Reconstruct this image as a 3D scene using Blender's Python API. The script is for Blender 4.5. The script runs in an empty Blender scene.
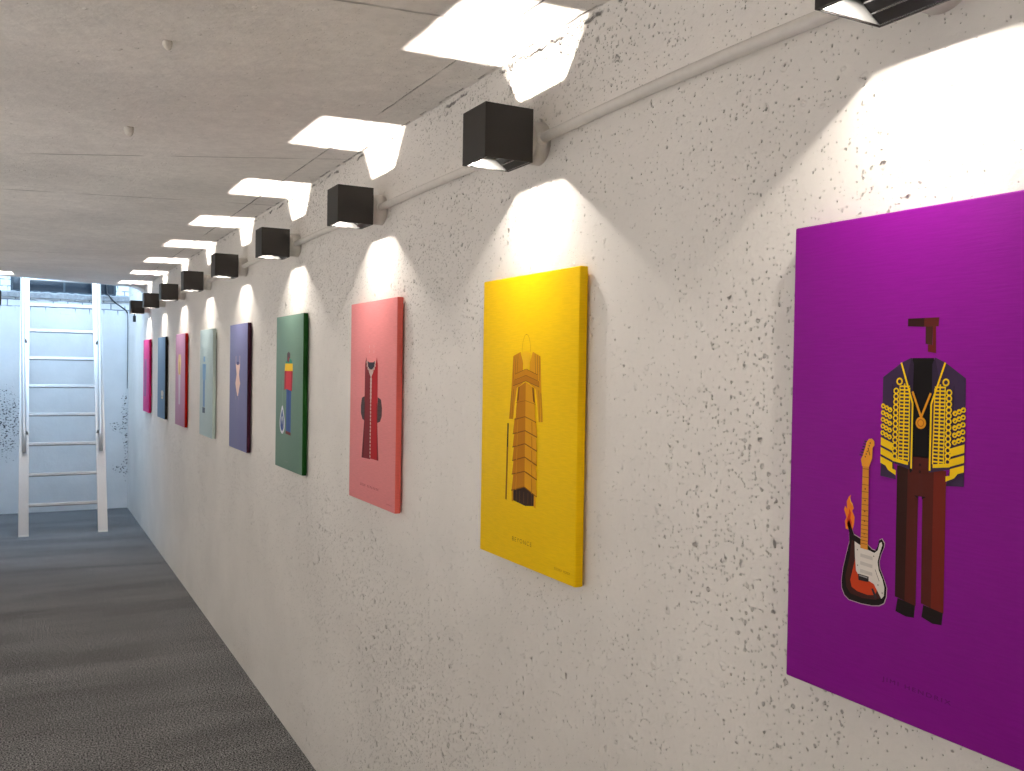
import bpy, bmesh, math, random
from mathutils import Vector, Matrix
random.seed(7)
PI = math.pi
scene = bpy.context.scene
COL = scene.collection

# ------------------------------------------------------------------ dimensions (metres, floor at z = 0)
H = 1.414                       # eye height
XR, XL = 0.913, -0.285          # right wall and the left wall of the ladder bay
XW, YW = -2.30, 7.05            # window wall of the unseen room added for fill light, where the bay begins
ZC = H + 0.655                  # ceiling
YB, YE = -1.6, 9.62             # wall behind the camera, end wall
PITCH = 0.9124                  # lamp spacing
LAMP_Y0 = 0.688
LZ0, LZ1 = H + 0.400, H + 0.503 # underside and top of the cube lamps
CW, CH, CT = 0.3885, 0.5826, H + 0.1878
CANVAS_FRONT = XR - 0.023
CANVAS_FAR = [0.882, 1.797, 2.713, 3.647, 4.571, 5.418, 6.357, 7.257, 8.176]

# ------------------------------------------------------------------ materials
def lin(c):
    c = c / 255.0
    return c / 12.92 if c <= 0.04045 else ((c + 0.055) / 1.055) ** 2.4
def rgb(r, g, b): return (lin(r), lin(g), lin(b), 1.0)

class NT:
    """small helper around a node tree"""
    def __init__(self, name):
        self.m = bpy.data.materials.new(name); self.m.use_nodes = True
        self.t = self.m.node_tree; self.b = self.t.nodes['Principled BSDF']
    def n(self, kind, **kw):
        nd = self.t.nodes.new(kind)
        for k, v in kw.items():
            if k.startswith('i_'):
                key = k[2:].replace('_', ' ')
                nd.inputs[key].default_value = v
            else: setattr(nd, k, v)
        return nd
    def l(self, a, b): self.t.links.new(a, b)
    def put(self, sock, v):
        if isinstance(v, (int, float)): sock.default_value = v
        else: self.l(v, sock)
    def math(self, op, a, b=0.0, c=None, clamp=False):
        nd = self.n('ShaderNodeMath', operation=op); nd.use_clamp = clamp
        self.put(nd.inputs[0], a); self.put(nd.inputs[1], b)
        if c is not None: self.put(nd.inputs[2], c)
        return nd.outputs[0]
    def ramp(self, v, a, b, lo=0.0, hi=1.0, smooth=True):
        nd = self.n('ShaderNodeMapRange'); nd.interpolation_type = 'SMOOTHSTEP' if smooth else 'LINEAR'
        self.put(nd.inputs['Value'], v)
        for k, x in (('From Min', a), ('From Max', b), ('To Min', lo), ('To Max', hi)): self.put(nd.inputs[k], x)
        return nd.outputs['Result']
    def mix(self, f, a, b):
        nd = self.n('ShaderNodeMix', data_type='RGBA')
        self.put(nd.inputs[0], f)
        for s, v in ((nd.inputs[6], a), (nd.inputs[7], b)):
            if isinstance(v, tuple): s.default_value = v
            else: self.l(v, s)
        return nd.outputs[2]
    def noise(self, vec, scale, detail=3, rough=0.55, dist=0.0):
        nd = self.n('ShaderNodeTexNoise', i_Scale=scale, i_Detail=detail, i_Roughness=rough, i_Distortion=dist)
        self.l(vec, nd.inputs['Vector']); return nd.outputs['Fac']
    def noisecol(self, vec, scale, detail=2):
        nd = self.n('ShaderNodeTexNoise', i_Scale=scale, i_Detail=detail)
        self.l(vec, nd.inputs['Vector']); return nd.outputs['Color']
    def coords(self):
        tc = self.n('ShaderNodeTexCoord'); return tc.outputs['Object']
    def sep(self, v):
        nd = self.n('ShaderNodeSeparateXYZ'); self.l(v, nd.inputs[0]); return nd.outputs
    def scalev(self, v, s):
        nd = self.n('ShaderNodeMapping'); self.l(v, nd.inputs[0]); nd.inputs['Scale'].default_value = s
        return nd.outputs[0]
    def warp(self, v, col, amt):
        a = self.n('ShaderNodeVectorMath', operation='SUBTRACT'); self.l(col, a.inputs[0]); a.inputs[1].default_value = (.5, .5, .5)
        s = self.n('ShaderNodeVectorMath', operation='SCALE'); self.l(a.outputs[0], s.inputs[0]); s.inputs['Scale'].default_value = amt
        d = self.n('ShaderNodeVectorMath', operation='ADD'); self.l(v, d.inputs[0]); self.l(s.outputs[0], d.inputs[1])
        return d.outputs[0]
    flat = None
    def pits(self, vec, scale, thr, rmax):
        """round holes in a random share of the cells; thr may be a socket: a higher value means fewer holes"""
        nd = self.n('ShaderNodeTexVoronoi', voronoi_dimensions='2D', feature='F1', i_Scale=scale, i_Randomness=1.0)
        sp = self.sep(vec); cm = self.n('ShaderNodeCombineXYZ')
        self.l(sp[self.flat[0]], cm.inputs[0]); self.l(sp[self.flat[1]], cm.inputs[1])
        self.l(cm.outputs[0], nd.inputs['Vector'])
        r = self.sep(nd.outputs['Color'])[0]
        R = self.math('MULTIPLY', self.math('MAXIMUM', self.math('SUBTRACT', r, thr), 0.0), rmax)
        f = self.math('DIVIDE', self.math('SUBTRACT', R, nd.outputs['Distance']), 0.09)
        return self.math('MINIMUM', self.math('MAXIMUM', f, 0.0), 1.0)
    def bump(self, h, strength, dist):
        nd = self.n('ShaderNodeBump', i_Strength=strength, i_Distance=dist)
        self.l(h, nd.inputs['Height']); self.l(nd.outputs['Normal'], self.b.inputs['Normal'])
    def set(self, color=None, rough=0.5, metal=0.0, spec=0.5):
        if color is not None:
            if isinstance(color, tuple): self.b.inputs['Base Color'].default_value = color
            else: self.l(color, self.b.inputs['Base Color'])
        self.put(self.b.inputs['Roughness'], rough)
        self.b.inputs['Metallic'].default_value = metal
        self.b.inputs['Specular IOR Level'].default_value = spec
        return self.m

def plain(name, color, rough=0.5, metal=0.0, spec=0.5, grain=0.0, gscale=200):
    q = NT(name)
    if grain:
        c = q.coords(); f = q.noise(c, gscale, 2)
        q.set(q.mix(q.ramp(f, .3, .7), tuple(x * (1 - grain) for x in color[:3]) + (1,), color), rough, metal, spec)
    else:
        q.set(color, rough, metal, spec)
    return q.m

WHITE = (0.80, 0.765, 0.725, 1)
def concrete(name, kind):
    q = NT(name); v = q.coords(); x, y, z = q.sep(v)
    q.flat = (1, 2) if kind == 'wall' else (0, 1)
    big = q.noise(v, 1.3, 3)
    mid = q.noise(v, 9, 4)
    fine = q.noise(v, 70, 4, 0.6)
    wv = q.warp(v, q.noisecol(v, 55), 0.010)
    if kind == 'wall':
        dens = q.ramp(big, .34, .64, .80, .58)                       # cells emptier where the paint is thick
        near = q.ramp(z, ZC - .22, ZC - .02, 0.0, .17)               # rougher by the ceiling joint
        dens = q.math('SUBTRACT', dens, q.math('MULTIPLY', near, q.ramp(mid, .38, .62)))
    else:
        dens = q.ramp(big, .35, .68, .98, .78)
        near = q.ramp(x, XR - .30, XR - .02, 0.0, .22)
        dens = q.math('SUBTRACT', dens, q.math('MULTIPLY', near, q.ramp(mid, .38, .62)))
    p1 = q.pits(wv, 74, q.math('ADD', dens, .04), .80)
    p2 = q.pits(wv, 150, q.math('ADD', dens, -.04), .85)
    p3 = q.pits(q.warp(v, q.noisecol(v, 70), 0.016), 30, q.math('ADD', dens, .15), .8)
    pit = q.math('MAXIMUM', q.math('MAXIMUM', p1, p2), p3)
    tone = q.ramp(q.noise(v, 2.2, 4), .25, .75, .93, 1.03) if kind == 'wall' else q.math('MULTIPLY', q.ramp(q.noise(v, 1.6, 5, .6), .3, .7, .86, 1.06), q.ramp(q.noise(v, 30, 4, .7), .3, .7, .93, 1.03))
    base = q.n('ShaderNodeVectorMath', operation='SCALE'); base.inputs[0].default_value = WHITE[:3]; q.l(tone, base.inputs['Scale'])
    col = q.mix(q.math('MULTIPLY', pit, .22), base.outputs[0], rgb(98, 88, 78))  # pits also darkened in the colour: painted shade, with dirt in the holes
    h = q.math('ADD', q.math('MULTIPLY', fine, .22), q.math('MULTIPLY', mid, .6))
    h = q.math('SUBTRACT', h, q.math('MULTIPLY', pit, 1.5))
    lumps = q.pits(q.warp(v, q.noisecol(v, 40), 0.016), 30, .80, 1.2)
    h = q.math('ADD', h, q.math('MULTIPLY', lumps, .14))
    if kind == 'ceiling':
        # narrow shutter-board joints left in the slab
        wob = q.math('MULTIPLY', q.math('SUBTRACT', q.noise(v, 14, 3), .5), .006)
        d = q.math('ABSOLUTE', q.math('ADD', q.math('SUBTRACT', x, .808), wob))
        line = q.ramp(d, .0006, .0028, 1.0, 0.0)
        line = q.math('MULTIPLY', line, q.ramp(q.noise(v, 5.1, 3), .36, .60))
        for y0, sl in ((6.01, -.055), (3.87, -.10), (3.19, -.42), (1.62, -.08)):
            yy = q.math('SUBTRACT', y, q.math('MULTIPLY', x, sl))
            d = q.math('ABSOLUTE', q.math('ADD', q.math('SUBTRACT', yy, y0), wob))
            ln = q.math('MULTIPLY', q.ramp(d, .001, .006, .6, 0.0), q.ramp(q.noise(v, 4.0, 2), .40, .56))
            line = q.math('MAXIMUM', line, ln)
        # broken edge along the right wall
        e = q.math('ABSOLUTE', q.math('ADD', q.math('SUBTRACT', x, XR - .006), q.math('MULTIPLY', wob, 2.0)))
        edge = q.math('MULTIPLY', q.ramp(e, .001, .006, .7, 0.0), q.ramp(q.noise(v, 13, 3), .46, .60))
        line = q.math('MAXIMUM', line, edge)
        col = q.mix(q.math('MULTIPLY', line, .8), col, rgb(60, 50, 44))
        h = q.math('SUBTRACT', h, q.math('MULTIPLY', line, 1.4))
    else:
        wob = q.math('MULTIPLY', q.math('SUBTRACT', q.noise(v, 18, 4), .5), .030)
        e = q.math('ABSOLUTE', q.math('ADD', q.math('SUBTRACT', z, ZC - .012), wob))
        edge = q.math('MULTIPLY', q.ramp(e, .001, .005, .8, 0.0), q.ramp(q.noise(v, 15, 4), .50, .60))
        col = q.mix(q.math('MULTIPLY', edge, .8), col, rgb(52, 44, 38))
        h = q.math('SUBTRACT', h, q.math('MULTIPLY', edge, 1.4))
    q.bump(h, 1.0, .0080)
    q.set(col, .62, 0, .35)
    return q.m

def end_concrete():
    q = NT('painted_brick_and_render'); v = q.coords(); x, y, z = q.sep(v)
    cmb = q.n('ShaderNodeCombineXYZ'); q.l(x, cmb.inputs[0]); q.l(z, cmb.inputs[1])
    wv = q.warp(cmb.outputs[0], q.noisecol(v, 20), .010)
    br = q.n('ShaderNodeTexBrick', i_Scale=1.0, i_Mortar_Size=.0055, i_Mortar_Smooth=.3, i_Brick_Width=.125, i_Row_Height=.062)
    br.offset = .5; q.l(wv, br.inputs['Vector'])
    br.inputs['Color1'].default_value = br.inputs['Color2'].default_value = (1, 1, 1, 1); br.inputs['Mortar'].default_value = (0, 0, 0, 1)
    mort = q.math('SUBTRACT', 1.0, q.sep(br.outputs['Color'])[0])
    top = q.ramp(q.math('ADD', z, q.math('MULTIPLY', q.math('SUBTRACT', q.noise(v, 6, 3), .5), .10)), H + .450, H + .500)
    mort = q.math('MULTIPLY', q.math('MULTIPLY', mort, top), q.ramp(q.noise(v, 9, 3), .36, .5))
    # flaked render: by the left edge and along the right corner
    fl = q.noise(q.scalev(v, (1, 1, 1.5)), 52, 4, .65)
    def blob(cx, cz, rx, rz):
        a = q.math('DIVIDE', q.math('SUBTRACT', x, cx), rx); b = q.math('DIVIDE', q.math('SUBTRACT', z, cz), rz)
        return q.ramp(q.math('ADD', q.math('MULTIPLY', a, a), q.math('MULTIPLY', b, b)), 0.0, 1.0, 1.0, 0.0)
    zone = blob(-.14, H - .58, .22, .42)
    for c in ((.80, H - .62, .10, .06), (.88, H - .60, .05, .28), (.84, H - 1.03, .09, .07), (.90, H - .9, .04, .35), (.88, H - .36, .04, .10)):
        zone = q.math('MAXIMUM', zone, blob(*c))
    flake = q.math('MULTIPLY', q.ramp(q.math('ADD', fl, q.math('MULTIPLY', zone, .12)), .66, .70), q.ramp(zone, .02, .2))
    base = q.mix(q.ramp(q.noise(v, 3, 4), .3, .7), (.70, .70, .70, 1), (.77, .77, .77, 1))
    col = q.mix(q.math('MULTIPLY', mort, .75), base, rgb(84, 96, 112))
    col = q.mix(flake, col, rgb(48, 50, 56))
    h = q.math('ADD', q.math('MULTIPLY', q.noise(v, 12, 4), .8), q.math('MULTIPLY', q.noise(v, 60, 3), .25))
    h = q.math('SUBTRACT', h, q.math('MULTIPLY', q.math('MAXIMUM', mort, flake), 1.2))
    q.bump(h, .6, .005)
    q.set(col, .6, 0, .35); return q.m

def carpet():
    q = NT('dark_grey_carpet'); v = q.coords()
    spk = q.noise(v, 165, 3, .75)
    spk2 = q.noise(v, 90, 3, .7)
    band = q.noise(q.scalev(v, (.55, 3.4, 1)), 1.0, 3, .55, .4)
    patch = q.noise(v, 1.7, 2)
    f = q.math('ADD', q.math('MULTIPLY', band, .75), q.math('MULTIPLY', patch, .25))
    tone = q.ramp(f, .34, .68, .80, 1.18)
    tone = q.math('MULTIPLY', tone, q.ramp(spk, .44, .56, .12, 2.05))
    tone = q.math('MULTIPLY', tone, q.ramp(spk2, .3, .7, .8, 1.2))
    base = q.n('ShaderNodeVectorMath', operation='SCALE'); base.inputs[0].default_value = (.150, .149, .149); q.l(tone, base.inputs['Scale'])
    q.bump(q.math('ADD', spk, q.math('MULTIPLY', spk2, .8)), .8, .004)
    q.set(base.outputs[0], .95, 0, .1); return q.m

def canvas_mat(name, color, rough=.55):
    q = NT(name); v = q.coords()
    y = q.scalev(v, (1, 1, 1))
    w1 = q.n('ShaderNodeTexWave', wave_type='BANDS', bands_direction='Y', i_Scale=330, i_Distortion=1.0)
    w2 = q.n('ShaderNodeTexWave', wave_type='BANDS', bands_direction='Z', i_Scale=330, i_Distortion=1.0)
    q.l(y, w1.inputs['Vector']); q.l(y, w2.inputs['Vector'])
    weave = q.math('ADD', w1.outputs['Fac'], w2.outputs['Fac'])
    slub = q.noise(q.scalev(v, (40, 30, 420)), 1.0, 2)
    h = q.math('ADD', q.math('MULTIPLY', weave, .3), slub)
    q.bump(h, .25, .0008)
    f = q.ramp(slub, .3, .7)
    q.set(q.mix(f, tuple(c * .93 for c in color[:3]) + (1,), color), rough, 0, .15)
    return q.m

M = {}
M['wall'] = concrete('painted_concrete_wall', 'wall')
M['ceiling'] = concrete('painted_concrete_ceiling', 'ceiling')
M['end'] = end_concrete()
M['carpet'] = carpet()
M['skyblock'] = plain('opaque_sky_block', (.85, .85, .85, 1), .7)  # opaque white for the added panels that keep the sky out
M['plainwall'] = plain('white_painted_wall', (.80, .77, .73, 1), .6, 0, .35, .05, 8)
M['black'] = plain('black_powder_coat', rgb(38, 34, 31), .55, 0, .45, .12, 300)
M['lining'] = plain('satin_aluminium_lining', (.13, .13, .128, 1), .4, .5)
M['chrome'] = plain('bright_steel', (.72, .72, .73, 1), .18, 1.0)
M['module'] = plain('lamp_module_black', rgb(24, 23, 24), .4)
M['pvc'] = plain('white_pvc', (.70, .665, .62, 1), .38, 0, .5, .05, 60)
M['alu'] = plain('brushed_aluminium', (.60, .58, .565, 1), .38, .6, .5, .06, 90)
M['alu_rung'] = plain('aluminium_rung', (.46, .44, .42, 1), .42, .6, .5, .15, 120)
M['rubber'] = plain('black_rubber', rgb(22, 22, 24), .6)
M['cement'] = plain('bare_cement', (.36, .37, .38, 1), .8, 0, .3, .25, 40)
M['plaster'] = plain('plaster_drip', (.84, .80, .74, 1), .6, 0, .3, .15, 90)
M['darkglass'] = plain('dark_window_glass', (.012, .020, .030, 1), .12, 0, .6)
M['frame'] = plain('dark_window_frame', (.03, .05, .065, 1), .45)
g = NT('led_lens'); g.b.inputs['Emission Color'].default_value = (1, .93, .82, 1); g.b.inputs['Emission Strength'].default_value = 3.0
M['wood'] = plain('stretcher_wood', rgb(170, 140, 100), .7, 0, .3, .1, 40)
M['lens'] = g.set((.9, .9, .9, 1), .3)
INK = {}
def ink(r, g_, b_):
    k = (r, g_, b_)
    if k not in INK: INK[k] = plain('ink_%d_%d_%d' % k, rgb(r, g_, b_), .6, 0, .15)
    return INK[k]

# ------------------------------------------------------------------ mesh helpers
def link(name, bm, mats, parent=None, loc=(0, 0, 0), smooth=False):
    me = bpy.data.meshes.new(name)
    bm.normal_update(); bm.to_mesh(me); bm.free()
    for m in (mats if isinstance(mats, (list, tuple)) else [mats]): me.materials.append(m)
    if smooth:
        for p in me.polygons: p.use_smooth = True
    o = bpy.data.objects.new(name, me); COL.objects.link(o)
    o.location = loc
    if parent: o.parent = parent
    return o
def box(bm, x0, x1, y0, y1, z0, z1, mi=0, bev=0.0, seg=2):
    b2 = bmesh.new()
    vs = [b2.verts.new((x, y, z)) for x in (x0, x1) for y in (y0, y1) for z in (z0, z1)]
    for f in ((0, 1, 3, 2), (4, 6, 7, 5), (0, 4, 5, 1), (2, 3, 7, 6), (0, 2, 6, 4), (1, 5, 7, 3)):
        b2.faces.new([vs[i] for i in f])
    if bev: bmesh.ops.bevel(b2, geom=b2.edges[:], offset=bev, segments=seg, affect='EDGES', profile=.5)
    for f in b2.faces: f.material_index = mi
    merge(bm, b2)
def merge(bm, b2, mat=None):
    if mat is not None: bmesh.ops.transform(b2, matrix=mat, verts=b2.verts)
    me = bpy.data.meshes.new('tmp'); b2.to_mesh(me); b2.free(); bm.from_mesh(me); bpy.data.meshes.remove(me)
def tube(bm, pts, r, n=12, mi=0, caps=True):
    pts = [Vector(p) for p in pts]; rings = []; up = None
    for i, p in enumerate(pts):
        d = (pts[min(i + 1, len(pts) - 1)] - pts[max(i - 1, 0)]).normalized()
        if up is None: up = d.orthogonal().normalized()
        a = (up - d * up.dot(d)).normalized(); up = a; b = d.cross(a)
        rr = r[i] if isinstance(r, (list, tuple)) else r
        rings.append([bm.verts.new(p + (a * math.cos(2 * PI * k / n) + b * math.sin(2 * PI * k / n)) * rr) for k in range(n)])
    for a, b in zip(rings, rings[1:]):
        for k in range(n):
            f = bm.faces.new((a[k], a[(k + 1) % n], b[(k + 1) % n], b[k])); f.material_index = mi; f.smooth = True
    if caps:
        for rg in (rings[0][::-1], rings[-1]):
            f = bm.faces.new(rg); f.material_index = mi
def lathe_x(bm, prof, n=32, c=(0, 0, 0), mi=0):
    """prof: (x, r) pairs turned about the X axis"""
    rings = []
    for x, r in prof:
        rings.append([bm.verts.new((c[0] + x, c[1] + r * math.cos(2 * PI * k / n), c[2] + r * math.sin(2 * PI * k / n))) for k in range(n)])
    for a, b in zip(rings, rings[1:]):
        for k in range(n):
            f = bm.faces.new((a[k], a[(k + 1) % n], b[(k + 1) % n], b[k])); f.smooth = True; f.material_index = mi
    bm.faces.new(rings[0][::-1]).material_index = mi; bm.faces.new(rings[-1]).material_index = mi
def thing(name, loc, label, cat, group=None):
    o = bpy.data.objects.new(name, None); COL.objects.link(o)
    o.location = loc; o.empty_display_size = .05
    return tag(o, label, cat, group)
def tag(o, label, cat, group=None):
    o['label'] = label; o['category'] = cat
    if group: o['group'] = group
    return o
def struct(o): o['kind'] = 'structure'; return o
def copy_tree(o, parent=None):
    c = o.copy(); COL.objects.link(c)
    if parent: c.parent = parent
    for ch in list(o.children): copy_tree(ch, c)
    return c

# ------------------------------------------------------------------ the room
FILL_WIN = 0.8; FILL_COVE = 26.5; TILT = .022         # the slab falls slightly towards the left
SHAFT = ZC + 1.35               # the hatch shaft is open to the sky
bm = bmesh.new(); box(bm, XW - .2, XR + .2, YB - .2, YE + .2, -.2, 0); struct(link('floor', bm, M['carpet']))
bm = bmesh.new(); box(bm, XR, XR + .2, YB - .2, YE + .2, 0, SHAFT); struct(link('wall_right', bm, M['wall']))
bm = bmesh.new(); box(bm, XL - .2, XL, YW, YE + .2, 0, SHAFT); struct(link('wall_bay', bm, M['plainwall']))
bm = bmesh.new(); box(bm, XW, XR, YB - .2, YB, 0, ZC + .25); struct(link('wall_back', bm, M['plainwall']))
bm = bmesh.new(); box(bm, XW, XL - .2, YW, YW + .2, 0, ZC + .25); struct(link('wall_far', bm, M['plainwall']))  # closes off the unseen room added on the left
# unseen window wall, added with three broad windows to give fill light
ADDED_WIN = ((-.9, 1.1), (1.7, 3.7), (4.3, 6.3)); WZ0, WZ1 = 0.50, 1.75
bm = bmesh.new()
box(bm, XW - .2, XW, YB - .2, YW + .2, 0, WZ0); box(bm, XW - .2, XW, YB - .2, YW + .2, WZ1, ZC + .25)
ys = [YB - .2] + [v for w_ in ADDED_WIN for v in w_] + [YW + .2]
for k in range(0, len(ys), 2): box(bm, XW - .2, XW, ys[k], ys[k + 1], WZ0, WZ1)
struct(link('wall_added_window', bm, M['plainwall']))
for k, (a_, b_) in enumerate(ADDED_WIN):
    bm = bmesh.new(); f_ = .05
    for y0, y1, z0, z1 in ((a_, b_, WZ0, WZ0 + f_), (a_, b_, WZ1 - f_, WZ1), (a_, a_ + f_, WZ0 + f_, WZ1 - f_), (b_ - f_, b_, WZ0 + f_, WZ1 - f_), ((a_ + b_) / 2 - f_ / 2, (a_ + b_) / 2 + f_ / 2, WZ0 + f_, WZ1 - f_)):
        box(bm, XW - .12, XW - .06, y0, y1, z0, z1)
    struct(link('window_%d' % (k + 2), bm, M['pvc']))  # added window, out of view, made for the fill light
    bm = bmesh.new(); box(bm, XW - .096, XW - .090, a_ + .01, b_ - .01, WZ0 + .01, WZ1 - .01); link('pane', bm, M['skyblock'], bpy.data.objects['window_%d' % (k + 2)])  # opaque panel added behind the fill light to block the sky
    la = bpy.data.lights.new('added_window_fill', 'AREA'); la.shape = 'RECTANGLE'; la.size = b_ - a_ - .1; la.size_y = WZ1 - WZ0 - .1; la.energy = FILL_WIN
    la.color = (1.0, .98, .96)
    lo = bpy.data.objects.new('added_window_fill', la); COL.objects.link(lo); lo.location = (XW - .05, (a_ + b_) / 2, (WZ0 + WZ1) / 2)  # fill light added in the window opening
    lo.rotation_euler = (PI / 2, 0, -PI / 2)
def end_wall():
    bm = bmesh.new()
    zl = H + .590
    box(bm, XL, XR, YE, YE + .2, 0, zl)
    box(bm, XL, -.100, YE + .045, YE + .2, zl, SHAFT)
    box(bm, .800, XR, YE + .045, YE + .2, zl, SHAFT)
    box(bm, -.100, .800, YE + .045, YE + .2, H + .86, SHAFT)
    return bm
struct(link('wall_end', end_wall(), M['end']))
# rough cement ledge on top of the brick courses
def ledge():
    bm = bmesh.new(); n = 60
    ring = []
    for i in range(n + 1):
        x = XL + (XR - XL) * i / n
        dz = random.uniform(-.004, .006); dy = random.uniform(-.004, .004)
        ring.append([bm.verts.new(p) for p in ((x, YE + .044, H + .590), (x, YE - .022 + dy, H + .590 + dz * .4), (x, YE - .024 + dy, H + .634 + dz), (x, YE + .044, H + .650 + dz))])
    for a, b in zip(ring, ring[1:]):
        for k in range(4): bm.faces.new((a[k], b[k], b[(k + 1) % 4], a[(k + 1) % 4]))
    bm.faces.new(ring[0]); bm.faces.new(ring[-1][::-1])
    bmesh.ops.recalc_face_normals(bm, faces=bm.faces[:])
    return bm
struct(link('trim_1', ledge(), M['cement']))
# ceiling slab, its far edge is cut slantwise at the hatch
def slab():
    bm = bmesh.new(); t = .25
    pl = [(XW, YB - .2), (XR, YB - .2), (XR, 8.53), (.724, 8.44), (.568, 8.28), (.264, 8.07), (XL, 7.70), (XL, YW), (XW, YW)]
    lo = [bm.verts.new((x, y, ZC - TILT * (XR - x))) for x, y in pl]; hi = [bm.verts.new((x, y, ZC + t)) for x, y in pl]
    bm.faces.new(lo); bm.faces.new(hi[::-1])
    for i in range(len(pl)):
        j = (i + 1) % len(pl); bm.faces.new((lo[i], hi[i], hi[j], lo[j]))
    bmesh.ops.recalc_face_normals(bm, faces=bm.faces[:])
    return bm
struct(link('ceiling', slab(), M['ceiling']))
# rounded haunch where the hatch edge meets the right wall
def haunch():
    bm = bmesh.new(); n = 14; R_ = .17; RZ = .062
    prof = [(XR, ZC)] + [(XR - R_ + R_ * math.sin(PI / 2 * i / n), ZC - RZ + RZ * math.cos(PI / 2 * i / n)) for i in range(n + 1)]
    a = [bm.verts.new((x, 8.24 + max(0, (x - .72)) * .30, z)) for x, z in prof]; b = [bm.verts.new((x, 8.44 + max(0, (x - .72)) * .40, z)) for x, z in prof]
    bm.faces.new(a); bm.faces.new(b[::-1])
    for i in range(len(prof)):
        j = (i + 1) % len(prof)
        bm.faces.new((a[i], a[j], b[j], b[i]))
    bmesh.ops.recalc_face_normals(bm, faces=bm.faces[:])
    return bm
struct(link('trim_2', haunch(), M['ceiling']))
# low dark window in the shaft above the ledge
bm = bmesh.new()
for a in ((-.100, .800, H + .648, H + .664), (-.100, .800, H + .842, H + .860), (-.100, -.082, H + .664, H + .842), (.782, .800, H + .664, H + .842), (.34, .356, H + .664, H + .842)):
    box(bm, a[0], a[1], YE + .070, YE + .120, a[2], a[3])
wf = struct(link('window_1', bm, M['frame']))
bm = bmesh.new(); box(bm, -.082, .782, YE + .090, YE + .100, H + .664, H + .842); link('pane', bm, M['darkglass'], wf)

# unseen cove added below the windows, its area lights fill the ceiling
bm = bmesh.new()
box(bm, XW, XW + .30, YB, YW, .30, .33); box(bm, XW + .28, XW + .30, YB, YW, .33, .42); box(bm, XW, XW + .02, YB, YW, .33, .42)
struct(link('trim_added_cove', bm, M['plainwall']))
for k in range(3):
    la = bpy.data.lights.new('added_cove_fill', 'AREA'); la.shape = 'RECTANGLE'; la.size = .18; la.size_y = 2.5; la.energy = FILL_COVE; la.color = (1.0, .97, .94)
    lo = bpy.data.objects.new('added_cove_fill', la); COL.objects.link(lo); lo.location = (XW + .15, -.1 + 2.75 * k, .40); lo.rotation_euler = (PI, 0, 0)  # upward fill added inside the cove

# ------------------------------------------------------------------ cube lamps
def open_box(bm, hx, hy, z0, z1, t):
    for x0, x1, y0, y1 in ((-hx, -hx + t, -hy, hy), (hx - t, hx, -hy, hy), (-hx + t, hx - t, -hy, -hy + t), (-hx + t, hx - t, hy - t, hy)):
        box(bm, x0, x1, y0, y1, z0, z1)
LAMP_POWER = 1.6
def make_lamp(label, group):
    """origin at the middle of the cube, -X faces the corridor, +X the wall"""
    root = thing('cube_wall_lamp', (0, 0, 0), label, 'lamp', group)
    hz = (LZ1 - LZ0) / 2
    bm = bmesh.new(); open_box(bm, .0515, .0500, -hz, hz, .0022)
    bmesh.ops.remove_doubles(bm, verts=bm.verts, dist=1e-5)
    link('housing', bm, M['black'], root)
    bm = bmesh.new(); open_box(bm, .0491, .0476, -hz + .0012, hz - .0012, .0010); link('reflector_lining', bm, M['lining'], root)
    bm = bmesh.new(); box(bm, -.048, .048, -.0465, .0465, -.0160, -.0075, bev=.0012); link('led_module', bm, M['module'], root)
    for zc, up in ((-.0163, -1), (-.0072, 1)):
        bm = bmesh.new()
        prof = [(0.0, .0085), (.0010, .0083), (.0016, .0070)]
        b2 = bmesh.new(); lathe_x(b2, prof, 20)
        merge(bm, b2, Matrix.Translation((0, 0, zc)) @ Matrix.Rotation(PI / 2 * up * -1, 4, 'Y'))
        link('lens', bm, M['lens'], root)
        la = bpy.data.lights.new('led', 'AREA'); la.shape = 'DISK'; la.size = .007; la.energy = LAMP_POWER * (1.0 if up < 0 else 2.3); la.spread = math.radians(150 if up < 0 else 170)
        la.color = (1.0, .92, .825)
        lo = bpy.data.objects.new('led', la); COL.objects.link(lo); lo.parent = root
        lo.location = (0, 0, zc + up * .0022)
        if up > 0: lo.rotation_euler = (PI, 0, 0)
        # adjustable flaps: the slotted steel one by the wall, the plain one on the corridor side
        s = up; h1 = hz
        bm = bmesh.new()
        p0, p1 = ((.016, -.0275), (.0490, -.0490)) if up < 0 else ((.016, .0095), (.0490, .0470))
        dx, dz = p1[0] - p0[0], p1[1] - p0[1]; ln = math.hypot(dx, dz)
        b2 = bmesh.new()
        box(b2, 0, ln, -.0474, .0474, -.0012, .0012, 1)
        for x_ in (.004, ln * .52, ln - .0012): box(b2, x_, x_ + .0022 if x_ < ln - .002 else ln, -.0470, .0470, -.0018, .0018, 0)
        merge(bm, b2, Matrix.Translation((p0[0], 0, p0[1])) @ Matrix.Rotation(-math.atan2(dz, dx), 4, 'Y'))
        link('flap', bm, [M['chrome'], M['module']], root)
        bm = bmesh.new()
        bx = -.0365 if up > 0 else -.0435
        box(bm, bx - .0015, bx, -.0474, .0474, *sorted((s * (h1 - .020), s * (h1 - .001)))); link('flap', bm, M['chrome'], root)
    bm = bmesh.new(); lathe_x(bm, [(.0515, .012), (.0575, .012)], 20); link('mounting_boss', bm, M['black'], root)
    return root

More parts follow.
